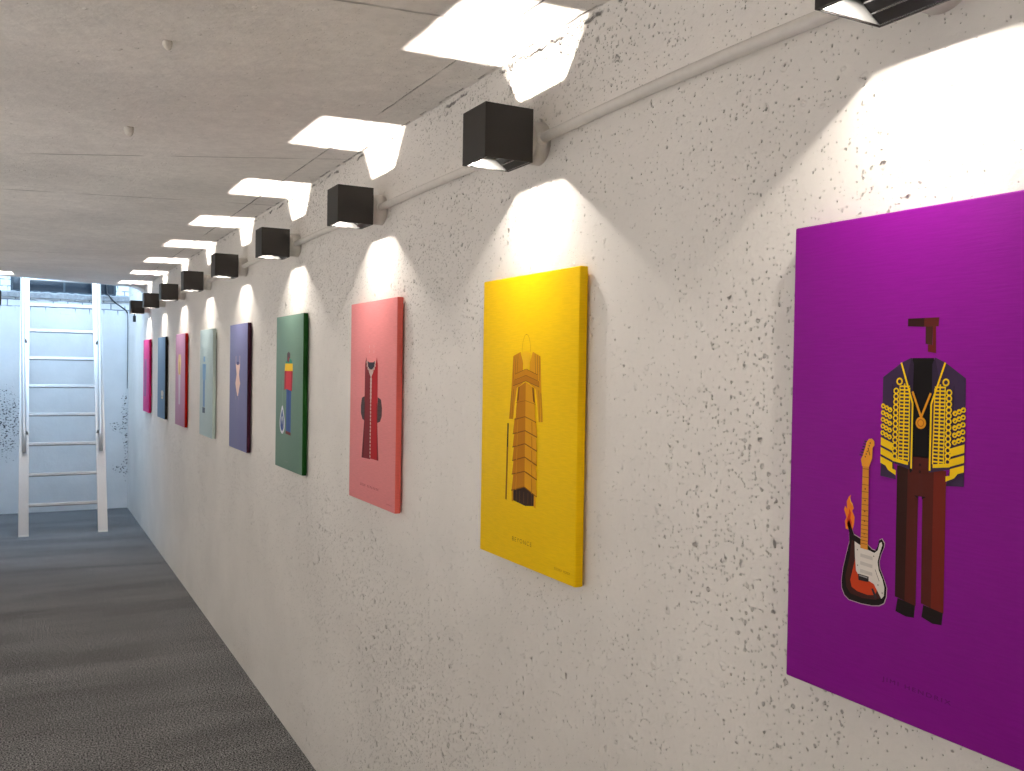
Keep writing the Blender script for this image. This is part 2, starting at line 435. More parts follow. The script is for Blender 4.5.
LG = 'black cube up-and-down lamps'
ords = ['cut off by the top edge, above the purple canvas',
        'above the yellow canvas, the largest one fully in view',
        'above the pink canvas with the red gown',
        'above the green canvas',
        'above the violet canvas with the maroon edge',
        'above the pale grey-blue canvas',
        'above the lilac canvas with the red edge',
        'above the slate-blue canvas with the black edge',
        'nearest the end wall, above the magenta canvas']
lamp_x = XR - .045 - .0515
lamp = make_lamp('', LG)
zc = (LZ0 + LZ1) / 2
for i in range(9):
    o = lamp if i == 0 else copy_tree(lamp)
    o.location = (lamp_x, LAMP_Y0 + PITCH * i, zc)
    o['label'] = 'black cube wall lamp ' + ords[i]
LEFT_K = (7,)
for k in LEFT_K:                      # the matching row on the left wall, half a step out of line
    o = copy_tree(lamp)
    o.location = (XL + .045 + .0515, LAMP_Y0 + PITCH * (k + .5), zc); o.rotation_euler = (0, 0, PI)
    if k == 7:
        o['label'] = 'black cube lamp at the left picture edge beside the ladder'; o['group'] = LG
    else:
        o['label'] = 'black cube lamp on the left wall, outside the picture'; o['group'] = 'cube lamps outside the picture on the left wall'

# round junction boxes behind the lamps, grey conduit between them
def jbox():
    bm = bmesh.new()
    lathe_x(bm, [(0.0, .0425), (-.030, .0425), (-.0305, .0415), (-.033, .0415), (-.0335, .0430), (-.040, .0425), (-.0432, .0400), (-.0446, .0360)], 40)
    return bm
BN = ['purple canvas', 'yellow canvas', 'pink canvas', 'green canvas', 'violet canvas', 'pale grey-blue canvas', 'lilac canvas', 'slate-blue canvas', 'magenta canvas']
jb = None
for i in range(9):
    if jb is None:
        jb = thing('junction_box', (0, 0, 0), '', 'junction box', 'round junction boxes on the right wall')
        link('body', jbox(), M['pvc'], jb)
        for s in (-1, 1):
            bm = bmesh.new(); tube(bm, [(-.021, s * .036, 0), (-.021, s * .054, 0)], [.0125, .0125], 16); link('conduit_socket', bm, M['pvc'], jb)
        o = jb
    else: o = copy_tree(jb)
    o.location = (XR, LAMP_Y0 + PITCH * i, zc)
    o['label'] = 'round white junction box behind the black lamp above the ' + BN[i]
jl = copy_tree(jb); jl.location = (XL, LAMP_Y0 + PITCH * 7.5, zc); jl.rotation_euler = (0, 0, PI)
jl['label'] = 'round white junction box of the lamp at the left picture edge'; jl['group'] = 'round junction boxes on the left wall'
for k in LEFT_K:
    if k == 7: continue
    o = copy_tree(jl); o.location = (XL, LAMP_Y0 + PITCH * (k + .5), zc)
    o['label'] = 'round white junction box on the left wall, outside the picture'; o['group'] = 'junction boxes outside the picture on the left wall'
def conduit(y0, y1, x, label, group, sag):
    bm = bmesh.new()
    n = 9
    tube(bm, [(x + .004 * math.sin(PI * k / (n - 1)), y0 + (y1 - y0) * k / (n - 1), zc + sag * math.sin(PI * k / (n - 1))) for k in range(n)], .0100, 16)
    return tag(link('conduit', bm, M['pvc']), label, 'conduit', group)
for i in range(8):
    conduit(LAMP_Y0 + PITCH * i + .052, LAMP_Y0 + PITCH * (i + 1) - .052, XR - .021,
            'grey plastic conduit between the lamps above the %s and the %s' % (BN[i], BN[i + 1]), 'conduits between the lamps on the right wall', .004 if i else .008)

# ------------------------------------------------------------------ canvases
LAY = .00022
class Print:
    """flat ink shapes on the front of one canvas; s runs right, t runs down, both 0..1"""
    def __init__(self): self.bm = bmesh.new(); self.mats = []; self.k = 1
    def mi(self, c):
        m = ink(*c)
        if m not in self.mats: self.mats.append(m)
        return self.mats.index(m)
    def p(self, c, pts, layer=1):
        self.k = (self.k + 1) % 9; layer = layer + .07 * self.k
        vs = [self.bm.verts.new((-LAY * layer, (.5 - s) * CW, (.5 - t) * CH)) for s, t in pts]
        f = self.bm.faces.new(vs)
        f.normal_update()
        if f.normal.x > 0: f.normal_flip()
        f.material_index = self.mi(c)
        return self
    def disc(self, c, s, t, r, layer=1, n=14, rx=1.0):
        return self.p(c, [(s + r * rx / CW * math.cos(2 * PI * k / n), t + r / CH * math.sin(2 * PI * k / n)) for k in range(n)], layer)
    def ring(self, c, s, t, r, w, layer=1, n=12):
        a = [(s + r / CW * math.cos(2 * PI * k / n), t + r / CH * math.sin(2 * PI * k / n)) for k in range(n)]
        b = [(s + (r - w) / CW * math.cos(2 * PI * k / n), t + (r - w) / CH * math.sin(2 * PI * k / n)) for k in range(n)]
        for k in range(n): self.p(c, [a[k], a[(k + 1) % n], b[(k + 1) % n], b[k]], layer)
        return self
    def line(self, c, pts, w, layer=1):
        P = [Vector(((.5 - s) * CW, (.5 - t) * CH)) for s, t in pts]
        for a, b in zip(P, P[1:]):
            d = (b - a).normalized(); n = Vector((-d.y, d.x)) * w / 2
            self.p(c, [(.5 - q.x / CW, .5 - q.y / CH) for q in (a + n, b + n, b - n, a - n)], layer)
        return self
    def done(self, name, parent, label=None):
        o = link(name, self.bm, self.mats, parent)
        if label: o['label'] = label
        return o
def mirror(pts, c=.505): return [(2 * c - s, t) for s, t in pts]
def lettering(name, text, color, s0, s1, t0, t1, parent):
    cu = bpy.data.curves.new('txt', 'FONT'); cu.body = text; cu.size = 1.0; cu.space_character = 1.32
    to = bpy.data.objects.new('txt', cu); COL.objects.link(to)
    dg = bpy.context.evaluated_depsgraph_get(); me = bpy.data.meshes.new_from_object(to.evaluated_get(dg))
    bpy.data.objects.remove(to); bpy.data.curves.remove(cu)
    xs = [v.co.x for v in me.vertices]; ys = [v.co.y for v in me.vertices]
    x0, x1, y0, y1 = min(xs), max(xs), min(ys), max(ys)
    for v in me.vertices:
        s = s0 + (s1 - s0) * (v.co.x - x0) / (x1 - x0); t = t1 - (t1 - t0) * (v.co.y - y0) / (y1 - y0)
        v.co = (-LAY, (.5 - s) * CW, (.5 - t) * CH)
    me.materials.clear(); me.materials.append(ink(*color)); me.name = name
    o = bpy.data.objects.new(name, me); COL.objects.link(o); o.parent = parent
    return o
def small_print(name, color, s0, s1, t0, t1, n, parent, gaps=()):
    """lettering too small to read in the photo: a row of short strokes"""
    q = Print(); w = (s1 - s0) / n
    for k in range(n):
        if k in gaps: continue
        a = s0 + k * w
        q.p(color, [(a, t0), (a + w * .18, t0), (a + w * .18, t1), (a, t1)])
        q.p(color, [(a + w * .18, t0), (a + w * .6, t0), (a + w * .6, t0 + (t1 - t0) * .22), (a + w * .18, t0 + (t1 - t0) * .22)])
        if k % 2: q.p(color, [(a + w * .45, t0 + (t1 - t0) * .22), (a + w * .6, t0 + (t1 - t0) * .22), (a + w * .6, t1), (a + w * .45, t1)])
        else: q.p(color, [(a + w * .18, t1 - (t1 - t0) * .22), (a + w * .6, t1 - (t1 - t0) * .22), (a + w * .6, t1), (a + w * .18, t1)])
    return q.done(name, parent)
def canvas(i, front, side, label, hue):
    root = thing('canvas_picture', (CANVAS_FRONT, CANVAS_FAR[i] - CW / 2, CT - CH / 2), label, 'picture', 'canvases on the right wall')
    bm = bmesh.new()
    box(bm, 0, .018, -CW / 2 - .0018, CW / 2 + .0018, -CH / 2 - .0022, CH / 2 + .0022, bev=.0024, seg=3)
    for f in bm.faces:
        f.smooth = True
        f.material_index = 0 if f.calc_center_median().x < .0012 and abs(f.normal.x) > .6 else 1
        if len(f.verts) == 4 and abs(f.normal.x) < .05: f.material_index = 1
    link('stretched_canvas', bm, [canvas_mat(hue + '_canvas_front', rgb(*front)), canvas_mat(hue + '_canvas_side', rgb(*side))], root)
    for nm, y0, y1, z0, z1 in (('hanging_batten', -CW / 2 + .02, CW / 2 - .02, CH / 2 - .055, CH / 2 - .02), ('spacer', -.02, .02, -CH / 2 + .03, -CH / 2 + .06)):
        bm = bmesh.new(); box(bm, .018, .023, y0, y1, z0, z1); link(nm, bm, M['wood'], root)
    return root

# --- purple canvas: braided jacket, trousers and guitar
c0 = canvas(0, (140, 14, 146), (116, 12, 122), 'large purple canvas with a braided jacket and guitar print, nearest the camera', 'purple')
q = Print()
q.p((52, 22, 20), [(.450, .211), (.505, .211), (.505, .228), (.450, .226)]).p((92, 34, 26), [(.505, .211), (.554, .211), (.552, .228), (.505, .228)])
q.p((66, 32, 24), [(.510, .228), (.534, .228), (.533, .263), (.511, .261)]).p((104, 30, 26), [(.534, .228), (.544, .228), (.546, .279), (.519, .276), (.519, .262), (.534, .263)])
q.done('hair_print', c0)
NAVY, NAVY2, GOLD, BLK = (62, 44, 74), (48, 34, 58), (244, 200, 20), (18, 12, 14)
q = Print()
q.p(BLK, [(.468, .288), (.540, .288), (.540, .480), (.470, .480)], 1)
for mm in (lambda a: a, mirror):
    q.p(NAVY, mm([(.368, .326), (.432, .297), (.476, .376), (.478, .507), (.408, .496), (.408, .45), (.402, .40)]), 2)
    q.p(NAVY, mm([(.432, .297), (.466, .287), (.474, .30), (.473, .355), (.476, .376)]), 2)
    q.p(NAVY2, mm([(.466, .287), (.474, .30), (.473, .355), (.476, .376), (.450, .330)]), 3)
    q.p(NAVY, mm([(.368, .326), (.402, .322), (.406, .42), (.412, .500), (.422, .528), (.366, .525)]), 3)
    q.line(NAVY2, mm([(.403, .34), (.407, .43), (.410, .498)]), .0010, 4)
    q.line(GOLD, mm([(.432, .297), (.474, .376), (.474, .503)]), .0022, 5)
    q.line(GOLD, mm([(.463, .346), (.465, .490)]), .0014, 5)
    for k in range(21):
        t = .3435 + k * .00705
        q.line(GOLD, mm([(.428 + .0 * k, t), (.463, t)]), .0018, 5)
    q.line(GOLD, mm([(.446, .338), (.446, .490)]), .0018, 6)
    q.line(GOLD, mm([(.430, .342), (.430, .488)]), .0012, 6)
    q.p(GOLD, mm([(.409, .485), (.464, .490), (.464, .497), (.409, .492)]), 6)
    for k in range(13): q.ring(GOLD, mm([(.417, .353 + k * .0108)])[0][0], .353 + k * .0108, .0038, .0017, 6)
    q.ring(GOLD, mm([(.428, .334)])[0][0], .334, .0044, .0019, 6)
    for r in range(5):
        for c in range(3): q.ring(GOLD, mm([(.372 + c * .0125, 0)])[0][0], .384 + r * .0135 + c * .0035, .0030, .0016, 6)
        q.line(GOLD, mm([(.367, .380 + r * .0135), (.405, .392 + r * .0135)]), .0013, 6)
    for ta, tb in ((.447, .4625), (.467, .481), (.4855, .4985)):
        q.p(GOLD, mm([(.366, ta), (.409, ta + .010), (.409, tb + .010), (.366, tb)]), 6)
    q.p(GOLD, mm([(.385, .503), (.422, .510), (.422, .520), (.395, .5115)]), 6)
q.done('jacket_print', c0)
q = Print()
CH2 = (226, 150, 30)
q.line(CH2, [(.474, .353), (.505, .402), (.535, .355)], .0026, 8).disc(CH2, .505, .413, .0068, 9, 16).ring((190, 110, 20), .505, .413, .0045, .0012, 10)
q.done('medallion_print', c0)
q = Print()
q.p((82, 30, 24), [(.470, .478), (.540, .478), (.548, .530), (.512, .555), (.498, .555), (.462, .530)], 1)
q.p((48, 20, 14), [(.424, .500), (.462, .500), (.461, .764), (.427, .760)], 1).p((82, 28, 20), [(.462, .500), (.4985, .500), (.499, .768), (.461, .764)], 1)
q.p((82, 28, 20), [(.512, .500), (.548, .500), (.549, .764), (.516, .760)], 1).p((112, 34, 20), [(.548, .500), (.588, .500), (.590, .768), (.549, .764)], 1)
q.p(BLK, [(.486, .554), (.499, .554), (.499, .560)], 3).p(BLK, [(.512, .554), (.526, .554), (.512, .560)], 3)
q.p(BLK, [(.464, .497), (.478, .507), (.470, .512)], 3)
q.disc((44, 16, 14), .503, .494, .0017, 3).disc((44, 16, 14), .503, .507, .0017, 3)
q.done('trousers_print', c0)
q = Print()
q.p((26, 16, 14), [(.436, .762), (.497, .767), (.494, .792), (.466, .794), (.430, .789)], 0.6).p((26, 16, 14), [(.524, .762), (.588, .767), (.585, .791), (.555, .793), (.519, .786)], 0.6)
q.done('boots_print', c0)
def scale_about(pts, c, f): return [(c[0] + (s - c[0]) * f, c[1] + (t - c[1]) * f) for s, t in pts]
body = [(.251, .624), (.244, .634), (.252, .652), (.254, .672), (.243, .700), (.232, .729), (.227, .755), (.229, .772), (.240, .785), (.258, .792), (.306, .793), (.345, .791), (.371, .787), (.388, .780), (.396, .766), (.397, .748), (.391, .738), (.381, .724), (.371, .712), (.368, .700), (.374, .684), (.384, .669), (.386, .660), (.376, .652), (.366, .656), (.361, .670), (.353, .678), (.340, .677), (.320, .668), (.296, .660), (.272, .655), (.262, .642)]
q = Print()
q.p((210, 190, 190), scale_about(body, (.31, .722), 1.022), 1)
q.p((24, 15, 15), body, 2)
q.p((64, 28, 24), scale_about([(.262, .664), (.256, .700), (.240, .745), (.244, .768), (.262, .780), (.310, .783), (.360, .779), (.384, .770), (.386, .752), (.36, .70), (.30, .672)], (.31, .73), .97), 3)
q.p((196, 62, 24), [(.284, .690), (.272, .724), (.262, .750), (.268, .764), (.290, .770), (.330, .772), (.358, .768), (.366, .752), (.350, .70)], 4)
q.p((222, 214, 206), [(.276, .668), (.300, .674), (.330, .680), (.352, .683), (.364, .676), (.370, .661), (.377, .658), (.380, .664), (.371, .682), (.364, .700), (.369, .716), (.383, .732), (.391, .748), (.390, .765), (.381, .772), (.370, .762), (.352, .746), (.330, .742), (.300, .741), (.284, .728), (.279, .700)], 5)
for y in (.690, .706, .722): q.p((196, 188, 182), [(.300, y), (.346, y + .002), (.346, y + .009), (.300, y + .007)], 6)
q.line((120, 112, 108), [(.356, .716), (.372, .738)], .0008, 6)
for s, t in ((.288, .684), (.290, .716), (.368, .746), (.384, .760), (.350, .690)): q.disc((120, 112, 108), s, t, .0009, 6, 8)
q.p((38, 34, 36), [(.293, .733), (.333, .734), (.333, .745), (.295, .746)], 6).p((160, 155, 155), [(.297, .7345), (.329, .7355), (.329, .738), (.297, .737)], 7)
q.p((46, 44, 50), [(.343, .757), (.350, .755), (.366, .772), (.358, .775)], 6)
q.p((216, 140, 48), [(.301, .508), (.324, .508), (.327, .680), (.299, .679)], 6)
for k in range(15):
    t = .515 + .160 * (1 - .93 ** k) / (1 - .93 ** 15) ; q.line((150, 92, 30), [(.300, t), (.3265, t)], .0008, 7)
for t in (.556, .580, .602, .622, .648): q.disc((90, 50, 22), .313, t, .0010, 7, 8)
q.p((238, 158, 48), [(.299, .510), (.294, .496), (.300, .489), (.310, .470), (.314, .460), (.322, .453), (.334, .4515), (.343, .457), (.344, .465), (.337, .470), (.336, .492), (.331, .500), (.325, .510)], 7)
q.line((120, 70, 25), [(.322, .474), (.328, .486)], .0010, 8)
for k in range(6):
    s, t = .300 + k * .0034, .488 - k * .0058
    q.disc((60, 50, 48), s + .011, t + .002, .0009, 8, 8).line((54, 48, 50), [(s - .012, t - .001), (s + .002, t)], .0014, 6)
q.done('guitar_print', c0)
q = Print()
q.p((240, 128, 34), [(.238, .646), (.234, .630), (.240, .622), (.230, .606), (.234, .598), (.242, .604), (.240, .588), (.248, .577), (.256, .573), (.252, .584), (.262, .590), (.268, .600), (.262, .606), (.272, .618), (.270, .634), (.264, .648)], 1)
q.p((216, 62, 28), [(.244, .640), (.242, .626), (.250, .612), (.250, .602), (.258, .610), (.256, .622), (.262, .630), (.260, .644)], 2)
q.line((240, 190, 70), [(.252, .580), (.256, .588), (.264, .594)], .0012, 2)
q.done('flame_print', c0)
lettering('title_lettering', 'JIMI HENDRIX', (100, 10, 104), .389, .620, .927, .938, c0)

# --- yellow canvas: tiered gold gown
c1 = canvas(1, (255, 208, 0), (255, 204, 0), 'yellow canvas with a tiered gold gown print', 'yellow')
q = Print()
for k in range(16):
    a0, a1 = PI + PI * k / 16, PI + PI * (k + 1) / 16
    q.line((196, 134, 14), [(.502 + .045 * math.cos(a0), .262 + .060 * math.sin(a0)), (.502 + .045 * math.cos(a1), .262 + .060 * math.sin(a1))], .0010)
q.done('headpiece_print', c1)
LG1, LG2, DK, MD = (224, 158, 14), (208, 138, 8), (132, 80, 6), (192, 122, 6)
q = Print()
q.p(LG2, [(.360, .276), (.440, .262), (.470, .30), (.468, .372), (.405, .388), (.385, .44), (.370, .499), (.324, .499), (.345, .40)], 1)
q.p(LG1, mirror([(.360, .278), (.440, .262), (.470, .30), (.468, .372), (.405, .388), (.385, .44), (.370, .499), (.324, .497), (.345, .40)]), 1)
for mm in (lambda a: a, mirror):
    for a, b in (((.372, .278), (.366, .36)), ((.392, .274), (.384, .366)), ((.415, .270), (.402, .372)), ((.350, .40), (.338, .498)), ((.372, .392), (.357, .498))):
        q.line(DK, mm([a, b]), .0012, 2)
    q.p(MD, mm([(.366, .362), (.505, .344), (.505, .362), (.366, .381)]), 3)
    q.p(LG2, mm([(.385, .340), (.505, .322), (.505, .344), (.385, .362)]), 3)
    q.line(DK, mm([(.366, .381), (.505, .362)]), .0014, 4).line(DK, mm([(.385, .360), (.505, .343)]), .0010, 4).line(DK, mm([(.385, .340), (.505, .321)]), .0010, 4)
q.p((250, 196, 30), [(.455, .266), (.505, .259), (.552, .268), (.542, .296), (.512, .322), (.498, .322), (.470, .298)], 4)
q.p(MD, [(.425, .385), (.505, .366), (.505, .490), (.400, .50), (.412, .43)], 4).p(LG1, [(.505, .366), (.590, .385), (.603, .43), (.612, .502), (.505, .490)], 4)
q.p(DK, [(.425, .385), (.440, .382), (.432, .430), (.412, .436)], 5).p(DK, [(.572, .382), (.590, .385), (.603, .436), (.585, .430)], 5)
q.line(DK, [(.400, .440), (.505, .430), (.610, .440)], .0008, 5)
tiers = [(.440, .425), (.499, .485), (.550, .533), (.597, .578), (.645, .624), (.693, .673), (.750, .727)]
for k in range(1, len(tiers)):
    (e0, m0), (e1, m1) = tiers[k - 1], tiers[k]
    wl = .383 - .0015 * k + (.012 if k == 1 else 0); wr = 1.008 - wl
    if k == 1: continue
    q.p(MD, [(wl + .012, e0 - .004), (.508, m0 - .004), (.510, m1), (wl - .004, e1)], 5 - k * .3 + 2).p(LG1, [(.508, m0 - .004), (wr - .012, e0 - .004), (wr + .006, e1), (.510, m1)], 5 - k * .3 + 2)
    q.line(DK, [(wl - .004, e1), (.510, m1), (wr + .006, e1)], .0022, 8)
    q.line(LG2, [(wl + .05, e0), (wl + .045, e1 - .006)], .0030, 8).line(MD, [(wr - .05, e0), (wr - .045, e1 - .006)], .0030, 8)
q.line(DK, [(.392, .499), (.507, .485), (.622, .500)], .0018, 8)
q.p((54, 34, 26), [(.385, .745), (.510, .722), (.612, .745), (.612, .784), (.52, .792), (.385, .784)], 1)
for s in (.42, .455, .50, .545, .585): q.line((110, 74, 40), [(s, .745), (s, .784)], .0016, 2)
q.p(LG2, [(.366, .745), (.385, .742), (.388, .788), (.370, .788)], 2).p(LG1, [(.606, .742), (.626, .745), (.626, .790), (.606, .788)], 2)
q.done('gown_print', c1)
q = Print()
q.line((60, 40, 22), [(.314, .515), (.311, .60)], .0062, 1).line((150, 96, 20), [(.311, .60), (.304, .788)], .0066, 1).line((90, 56, 20), [(.317, .60), (.310, .788)], .0018, 2)
q.done('bat_print', c1)
lettering('title_lettering', 'BEYONCE', (176, 116, 8), .381, .589, .911, .926, c1)
small_print('signature_lettering', (200, 138, 8), .819, .965, .963, .970, 12, c1, (6,))

# --- pink canvas: red gown with a jewelled stripe
c2 = canvas(2, (232, 142, 144), (232, 108, 98), 'pink canvas with a long red gown print', 'pink')
q = Print()
q.p((72, 62, 66), [(.262, .520), (.285, .480), (.355, .470), (.362, .596), (.300, .588), (.265, .560)], 1).p((84, 60, 62), mirror([(.262, .520), (.285, .480), (.355, .470), (.362, .596), (.300, .588), (.265, .560)], .495), 1)
for k in range(5): q.line((52, 44, 48), [(.275 + .004 * k, .495 + k * .02), (.355, .49 + k * .022)], .0010, 2).line((58, 40, 44), [(.635, .49 + k * .022), (.715 - .004 * k, .495 + k * .02)], .0010, 2)
q.p((126, 34, 44), [(.350, .31), (.373, .273), (.392, .300), (.44, .330), (.490, .345), (.490, .782), (.297, .784), (.345, .60)], 2)
q.p((178, 26, 36), mirror([(.350, .31), (.373, .275), (.392, .300), (.44, .330), (.490, .345), (.490, .778), (.312, .778), (.345, .60)], .490), 2)
q.p((96, 22, 32), [(.350, .50), (.365, .50), (.340, .783), (.297, .784), (.345, .60)], 3).p((120, 16, 26), mirror([(.350, .50), (.365, .50), (.345, .778), (.312, .778), (.345, .60)], .490), 3)
q.done('gown_print', c2)
q = Print()
q.p((52, 46, 58), [(.405, .296), (.42, .294), (.44, .300), (.54, .300), (.56, .294), (.578, .298), (.545, .336), (.44, .336)], 5)
for s, t in ((.40, .300), (.405, .316), (.425, .330), (.45, .338), (.478, .343), (.503, .343), (.53, .338), (.555, .330), (.575, .316), (.580, .300)): q.disc((206, 180, 172), s, t, .0048, 6, 10)
for s in (.44, .541):
    for t in (.222, .247): q.line((232, 190, 184), [(s, t - .007), (s, t + .007)], .0022)
q.p((206, 180, 172), [(.44, .345), (.545, .345), (.492, .378)], 6)
for k in range(22):
    t = .385 + k * .0182; r = .0072 - .00006 * k - (0.0018 if 5 < k else 0)
    q.disc((206, 176, 168), .492, t, r, 6, 10)
q.done('jewel_print', c2)
small_print('title_lettering', (176, 84, 92), .27, .69, .915, .926, 13, c2, (4,))
small_print('signature_lettering', (190, 92, 98), .847, .952, .970, .976, 9, c2)

# --- green canvas: figure in yellow and red with a long-necked instrument
c3 = canvas(3, (112, 142, 128), (24, 78, 24), 'green canvas with a yellow and red shirt and blue jeans print', 'green')
q = Print()
q.p((86, 66, 74), [(.43, .245), (.49, .232), (.55, .245), (.55, .300), (.43, .300)], 1).p((140, 52, 62), [(.46, .27), (.52, .27), (.51, .30), (.47, .30)], 2)
q.p((44, 138, 116), [(.52, .275), (.60, .285), (.635, .312), (.38, .312), (.40, .290), (.46, .300)], 1)
q.p((240, 196, 48), [(.366, .310), (.641, .310), (.648, .358), (.345, .358)], 1)
q.p((206, 58, 72), [(.345, .358), (.648, .358), (.640, .420), (.60, .486), (.42, .475), (.40, .48), (.36, .45)], 1)
q.p((170, 44, 60), [(.345, .358), (.40, .358), (.39, .48), (.335, .484)], 2).p((170, 44, 60), [(.60, .358), (.648, .358), (.630, .488), (.585, .486)], 2)
q.p((62, 92, 152), [(.42, .472), (.60, .486), (.592, .755), (.42, .750)], 1).p((48, 76, 134), [(.50, .48), (.515, .48), (.515, .752), (.50, .752)], 2)
q.p((120, 62, 62), [(.41, .750), (.595, .755), (.600, .775), (.40, .770)], 1)
q.done('outfit_print', c3)
q = Print()
ell = [(.268 + .105 * math.cos(2 * PI * k / 20), .700 + .078 * math.sin(2 * PI * k / 20)) for k in range(20)]
ell = [(s if t > .70 else .268 + (s - .268) * (1 - .55 * (.70 - t) / .078), t if t > .70 else .70 - (.70 - t) * 1.45) for s, t in ell]
q.p((224, 224, 232), ell, 1).p((104, 124, 166), scale_about(ell, (.268, .70), .76), 2).p((214, 216, 226), scale_about(ell, (.268, .72), .46), 3).p((52, 78, 148), scale_about(ell, (.268, .73), .38), 4)
q.line((160, 172, 170), [(.275, .42), (.270, .59)], .0024, 2)
q.done('instrument_print', c3)
small_print('title_lettering', (140, 150, 150), .38, .517, .948, .957, 5, c3)

# --- violet canvas: pale bodysuit
c4 = canvas(4, (126, 128, 170), (62, 24, 44), 'violet canvas with maroon edges and a pale bodysuit print', 'violet')
q = Print()
SK = (236, 204, 192)
q.p(SK, [(.365, .318), (.610, .318), (.600, .345), (.560, .400), (.600, .450), (.630, .470), (.560, .530), (.510, .575), (.470, .575), (.410, .530), (.350, .472), (.380, .450), (.420, .400), (.385, .345)], 1)
for s in (.375, .60): q.line(SK, [(s, .252), (s, .318)], .0055, 1)
q.p((84, 84, 128), [(.43, .300), (.55, .300), (.54, .325), (.44, .325)], 2)
for a, b in (((.40, .53), (.375, .605)), ((.575, .53), (.555, .605))): q.line((190, 170, 182), [a, b], .0045, 1)
q.line((150, 144, 176), [(.46, .58), (.45, .75)], .0025, 1).line((150, 144, 176), [(.52, .58), (.52, .75)], .0025, 1)
q.done('bodysuit_print', c4)
small_print('title_lettering', (140, 136, 160), .36, .52, .928, .938, 6, c4)

# --- pale canvas: slim blue suit
c5 = canvas(5, (176, 196, 200), (190, 206, 200), 'pale grey-blue canvas with a slim blue figure print', 'pale')
q = Print()
B1, B2 = (128, 168, 206), (116, 150, 190)
q.p(B1, [(.29, .250), (.43, .250), (.43, .300), (.29, .300)], 1).p(B1, [(.215, .322), (.50, .322), (.47, .470), (.41, .475), (.30, .475), (.235, .465)], 1)
q.p(B2, [(.33, .322), (.38, .322), (.37, .475), (.34, .475)], 2).p(B2, [(.27, .475), (.43, .475), (.43, .730), (.27, .730)], 1)
q.p((84, 100, 120), [(.24, .735), (.45, .735), (.45, .788), (.24, .788)], 1)
q.done('suit_print', c5)

# --- lilac canvas: cream and white figure
c6 = canvas(6, (190, 142, 176), (172, 22, 10), 'lilac canvas with bright red edges and a cream figure print', 'lilac')
q = Print()
q.p((226, 200, 150), [(.34, .220), (.58, .220), (.62, .30), (.58, .400), (.54, .445), (.36, .445), (.30, .400), (.28, .30)], 1)
q.p((204, 170, 120), [(.42, .30), (.50, .30), (.50, .44), (.42, .44)], 2)
q.p((208, 196, 210), [(.34, .445), (.56, .445), (.53, .770), (.37, .770)], 1)
q.done('figure_print', c6)

# --- slate-blue canvas: a small pale figure low down
c7 = canvas(7, (104, 134, 166), (34, 30, 28), 'slate-blue canvas with black edges and a tiny pale figure low down', 'slate')
q = Print()
q.p((198, 190, 176), [(.50, .665), (.70, .655), (.84, .675), (.80, .720), (.70, .735), (.52, .720)], 1).p((216, 200, 150), [(.54, .735), (.78, .735), (.76, .760), (.56, .760)], 1)
q.done('figure_print', c7)

# --- magenta canvas: grey column
c8 = canvas(8, (216, 60, 140), (196, 16, 92), 'magenta canvas with a grey-violet figure print, farthest one by the end wall', 'magenta')
q = Print()
q.p((168, 96, 146), [(.20, .265), (.60, .265), (.62, .50), (.54, .790), (.14, .790), (.16, .50)], 1).p((150, 84, 130), [(.34, .30), (.42, .30), (.40, .785), (.30, .785)], 2)
q.done('figure_print', c8)

# ------------------------------------------------------------------ aluminium hatch ladder
LK = math.atan2(1.01, 2.114)                 # lean from the vertical
lx = .309
lad = thing('ladder', (lx, 8.305, 0), 'silver aluminium ladder with handrails leaning up into the ceiling hatch', 'ladder')
lad.rotation_euler = (-LK, 0, 0)
# ladder frame: local z runs up the stiles, local y is the depth
LEN = 2.85; SW = .330
def lz(z): return z / math.cos(LK)
for s in (-1, 1):
    bm = bmesh.new()
    xo, xi = s * SW, s * (SW - .074)
    a, b = sorted((xo, xi))
    foot = -math.tan(LK) * 0.0
    box(bm, a, b, 0, .006, .0, LEN, bev=.0015)
    for w in (a, b - .006): box(bm, w, w + .006, .004, .030, .012, LEN, bev=.001)
    for g_ in (a + .022, b - .022): box(bm, g_ - .002, g_ + .002, -.0018, .001, .0, LEN)
    link('stile', bm, M['alu'], lad)
    bm = bmesh.new(); box(bm, a - .001, b + .001, -.002, .031, -.001, .016, bev=.002); link('foot_cap', bm, M['pvc'], lad)
zr = [H + v for v in (.509, .277, .033, -.208, -.448, -.692, -.937, -1.175)] + [H + .75, H + .99]
def rung():
    bm = bmesh.new(); w = SW - .073; r = .0125
    box(bm, -w, w, -r, r, -r, r, bev=.0025)
    n = 34
    for k in range(n):
        x = -w + (k + .5) * 2 * w / n
        for zz in (r, -r - .0032): box(bm, x - .0042, x + .0042, -r + .001, -r + .007, zz, zz + .0032)
    return bm
r0 = None
for z in zr:
    if r0 is None: r0 = o = link('rung', rung(), M['alu_rung'], lad)
    else: o = r0.copy(); COL.objects.link(o)
    o.location = (0, .014, lz(z)); o.parent = lad
for s in (-1, 1):
    z0 = lz(H - .770); n = 14; pts = []
    for k in range(n):
        u = k / (n - 1)
        pts.append((s * (SW - .038 + .026 * u), -.036 - .012 * u, z0 + (LEN - z0) * u))
    bm = bmesh.new(); tube(bm, pts, .0150, 14); 
    hr = link('handrail', bm, M['alu'], lad)
    for zz in (z0 + .19, z0 + 1.05):
        u = (zz - z0) / (LEN - z0); px = s * (SW - .038 + .026 * u)
        bm = bmesh.new(); tube(bm, [(px - s * .016 * 1.6, .002, zz - .012), (px - s * .016 * 1.2, -.022, zz), (px, -.036 - .012 * u, zz + .006)], .0085, 10)
        link('bracket', bm, M['alu_rung'], hr)

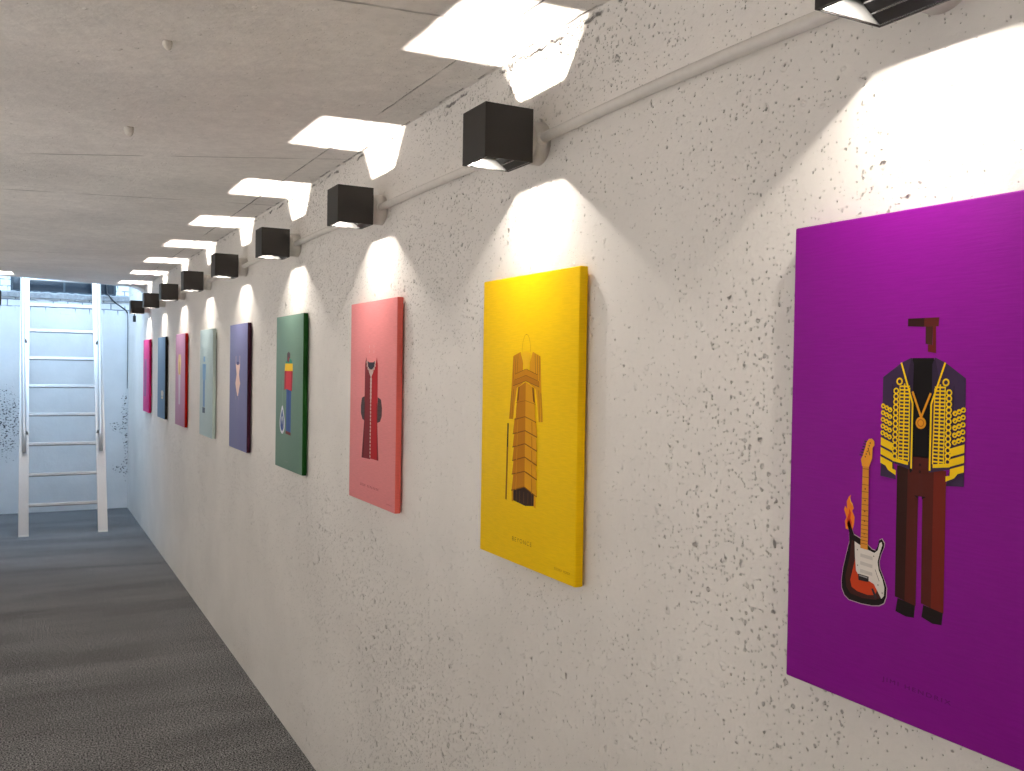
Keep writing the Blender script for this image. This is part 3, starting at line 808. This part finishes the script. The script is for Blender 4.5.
# ------------------------------------------------------------------ odds and ends
# cable from the shaft down to the right corner
bm = bmesh.new()
def P3(*p): return [Vector(v) for v in p]
def smooth(pts, n=8):
    out = []
    P = [pts[0]] + list(pts) + [pts[-1]]
    for i in range(1, len(P) - 2):
        for k in range(n):
            t = k / n; a, b, c, d = P[i - 1], P[i], P[i + 1], P[i + 2]
            out.append(.5 * ((2 * b) + (c - a) * t + (2 * a - 5 * b + 4 * c - d) * t * t + (3 * b - a - 3 * c + d) * t ** 3))
    out.append(P[-2]); return out
tube(bm, smooth(P3((.71, YE + .040, H + .76), (.715, YE - .015, H + .668), (.73, YE - .040, H + .640), (.78, YE - .050, H + .580), (.85, YE - .040, H + .530), (.893, YE - .020, H + .490), (.9005, YE - .012, H + .40), (.9005, YE - .012, H + .05), (.9010, YE - .012, H - .25))), [.0065] * 42 + [.0028] * 23, 10)
tag(link('cable', bm, M['rubber']), 'black cable drooping from the hatch into the far right corner', 'cable')
pl = thing('power_plug', (XR - .0115, 9.02, H + .405), 'small black plug hanging below the farthest cube lamp', 'plug')
bm = bmesh.new(); box(bm, -.012, .012, -.014, .014, -.030, .026, bev=.004); link('plug_body', bm, M['rubber'], pl)
bm = bmesh.new(); tube(bm, [(0, 0, .028), (0, .004, .060), (.012, .01, .085)], [.006, .005, .004], 10); link('lead', bm, M['rubber'], pl)
# hardened paint drips under the ceiling
def drip(x, y, s, label):
    bm = bmesh.new()
    bmesh.ops.create_uvsphere(bm, u_segments=14, v_segments=10, radius=1)
    for v in bm.verts:
        k = 1 + .25 * math.sin(5 * v.co.x + 3 * v.co.y) * .6
        v.co = Vector((v.co.x * .013 * s * k, v.co.y * .011 * s * k, (v.co.z - .5) * .013 * s * (1.3 if v.co.z < 0 else 1)))
    o = link('plaster_drip', bm, M['plaster'], None, (x, y, ZC - TILT * (XR - x)), True)
    tag(o, label, 'plaster drip', 'hardened drips on the ceiling')
drip(.251, 1.940, .72, 'small plaster drip on the ceiling, the nearer of two')
drip(.252, 2.697, 1.0, 'pale plaster drip on the ceiling left of the lit patches, the farther of two')

# ------------------------------------------------------------------ light, sky, camera
w = bpy.data.worlds.new('sky'); scene.world = w; w.use_nodes = True
bg = w.node_tree.nodes['Background']; bg.inputs['Color'].default_value = (.48, .71, 1.0, 1); bg.inputs['Strength'].default_value = 11.5
pa = bpy.data.lights.new('sky_portal', 'AREA'); pa.shape = 'RECTANGLE'; pa.size = XR - XL - .02; pa.size_y = 1.3
pa.cycles.is_portal = True
po = bpy.data.objects.new('sky_portal', pa); COL.objects.link(po); po.location = ((XR + XL) / 2, 8.95, SHAFT - .02)

cam = bpy.data.cameras.new('camera'); cam.sensor_width = 36.0; cam.lens = 914.27 / 1024 * 36.0; cam.clip_start = .02
co = bpy.data.objects.new('camera', cam); COL.objects.link(co); scene.camera = co
yaw, pit, rol = .4919, -.0179, .0164
F = Vector((math.sin(yaw) * math.cos(pit), math.cos(yaw) * math.cos(pit), math.sin(pit)))
r = Vector((math.cos(yaw), -math.sin(yaw), 0)); u = r.cross(F)
r2 = math.cos(rol) * r + math.sin(rol) * u; u2 = -math.sin(rol) * r + math.cos(rol) * u
co.matrix_world = Matrix(((r2.x, u2.x, -F.x, 0), (r2.y, u2.y, -F.y, 0), (r2.z, u2.z, -F.z, H), (0, 0, 0, 1)))

scene.view_settings.view_transform = 'Standard'; scene.view_settings.look = 'None'
scene.view_settings.gamma = 1.0; scene.view_settings.use_curve_mapping = False
scene.view_settings.exposure = 0.0
cy = scene.cycles
cy.use_denoising = True; cy.max_bounces = 12; cy.diffuse_bounces = 8; cy.glossy_bounces = 6
cy.sample_clamp_indirect = 6.0; cy.caustics_reflective = False; cy.caustics_refractive = False
cy.use_light_tree = True
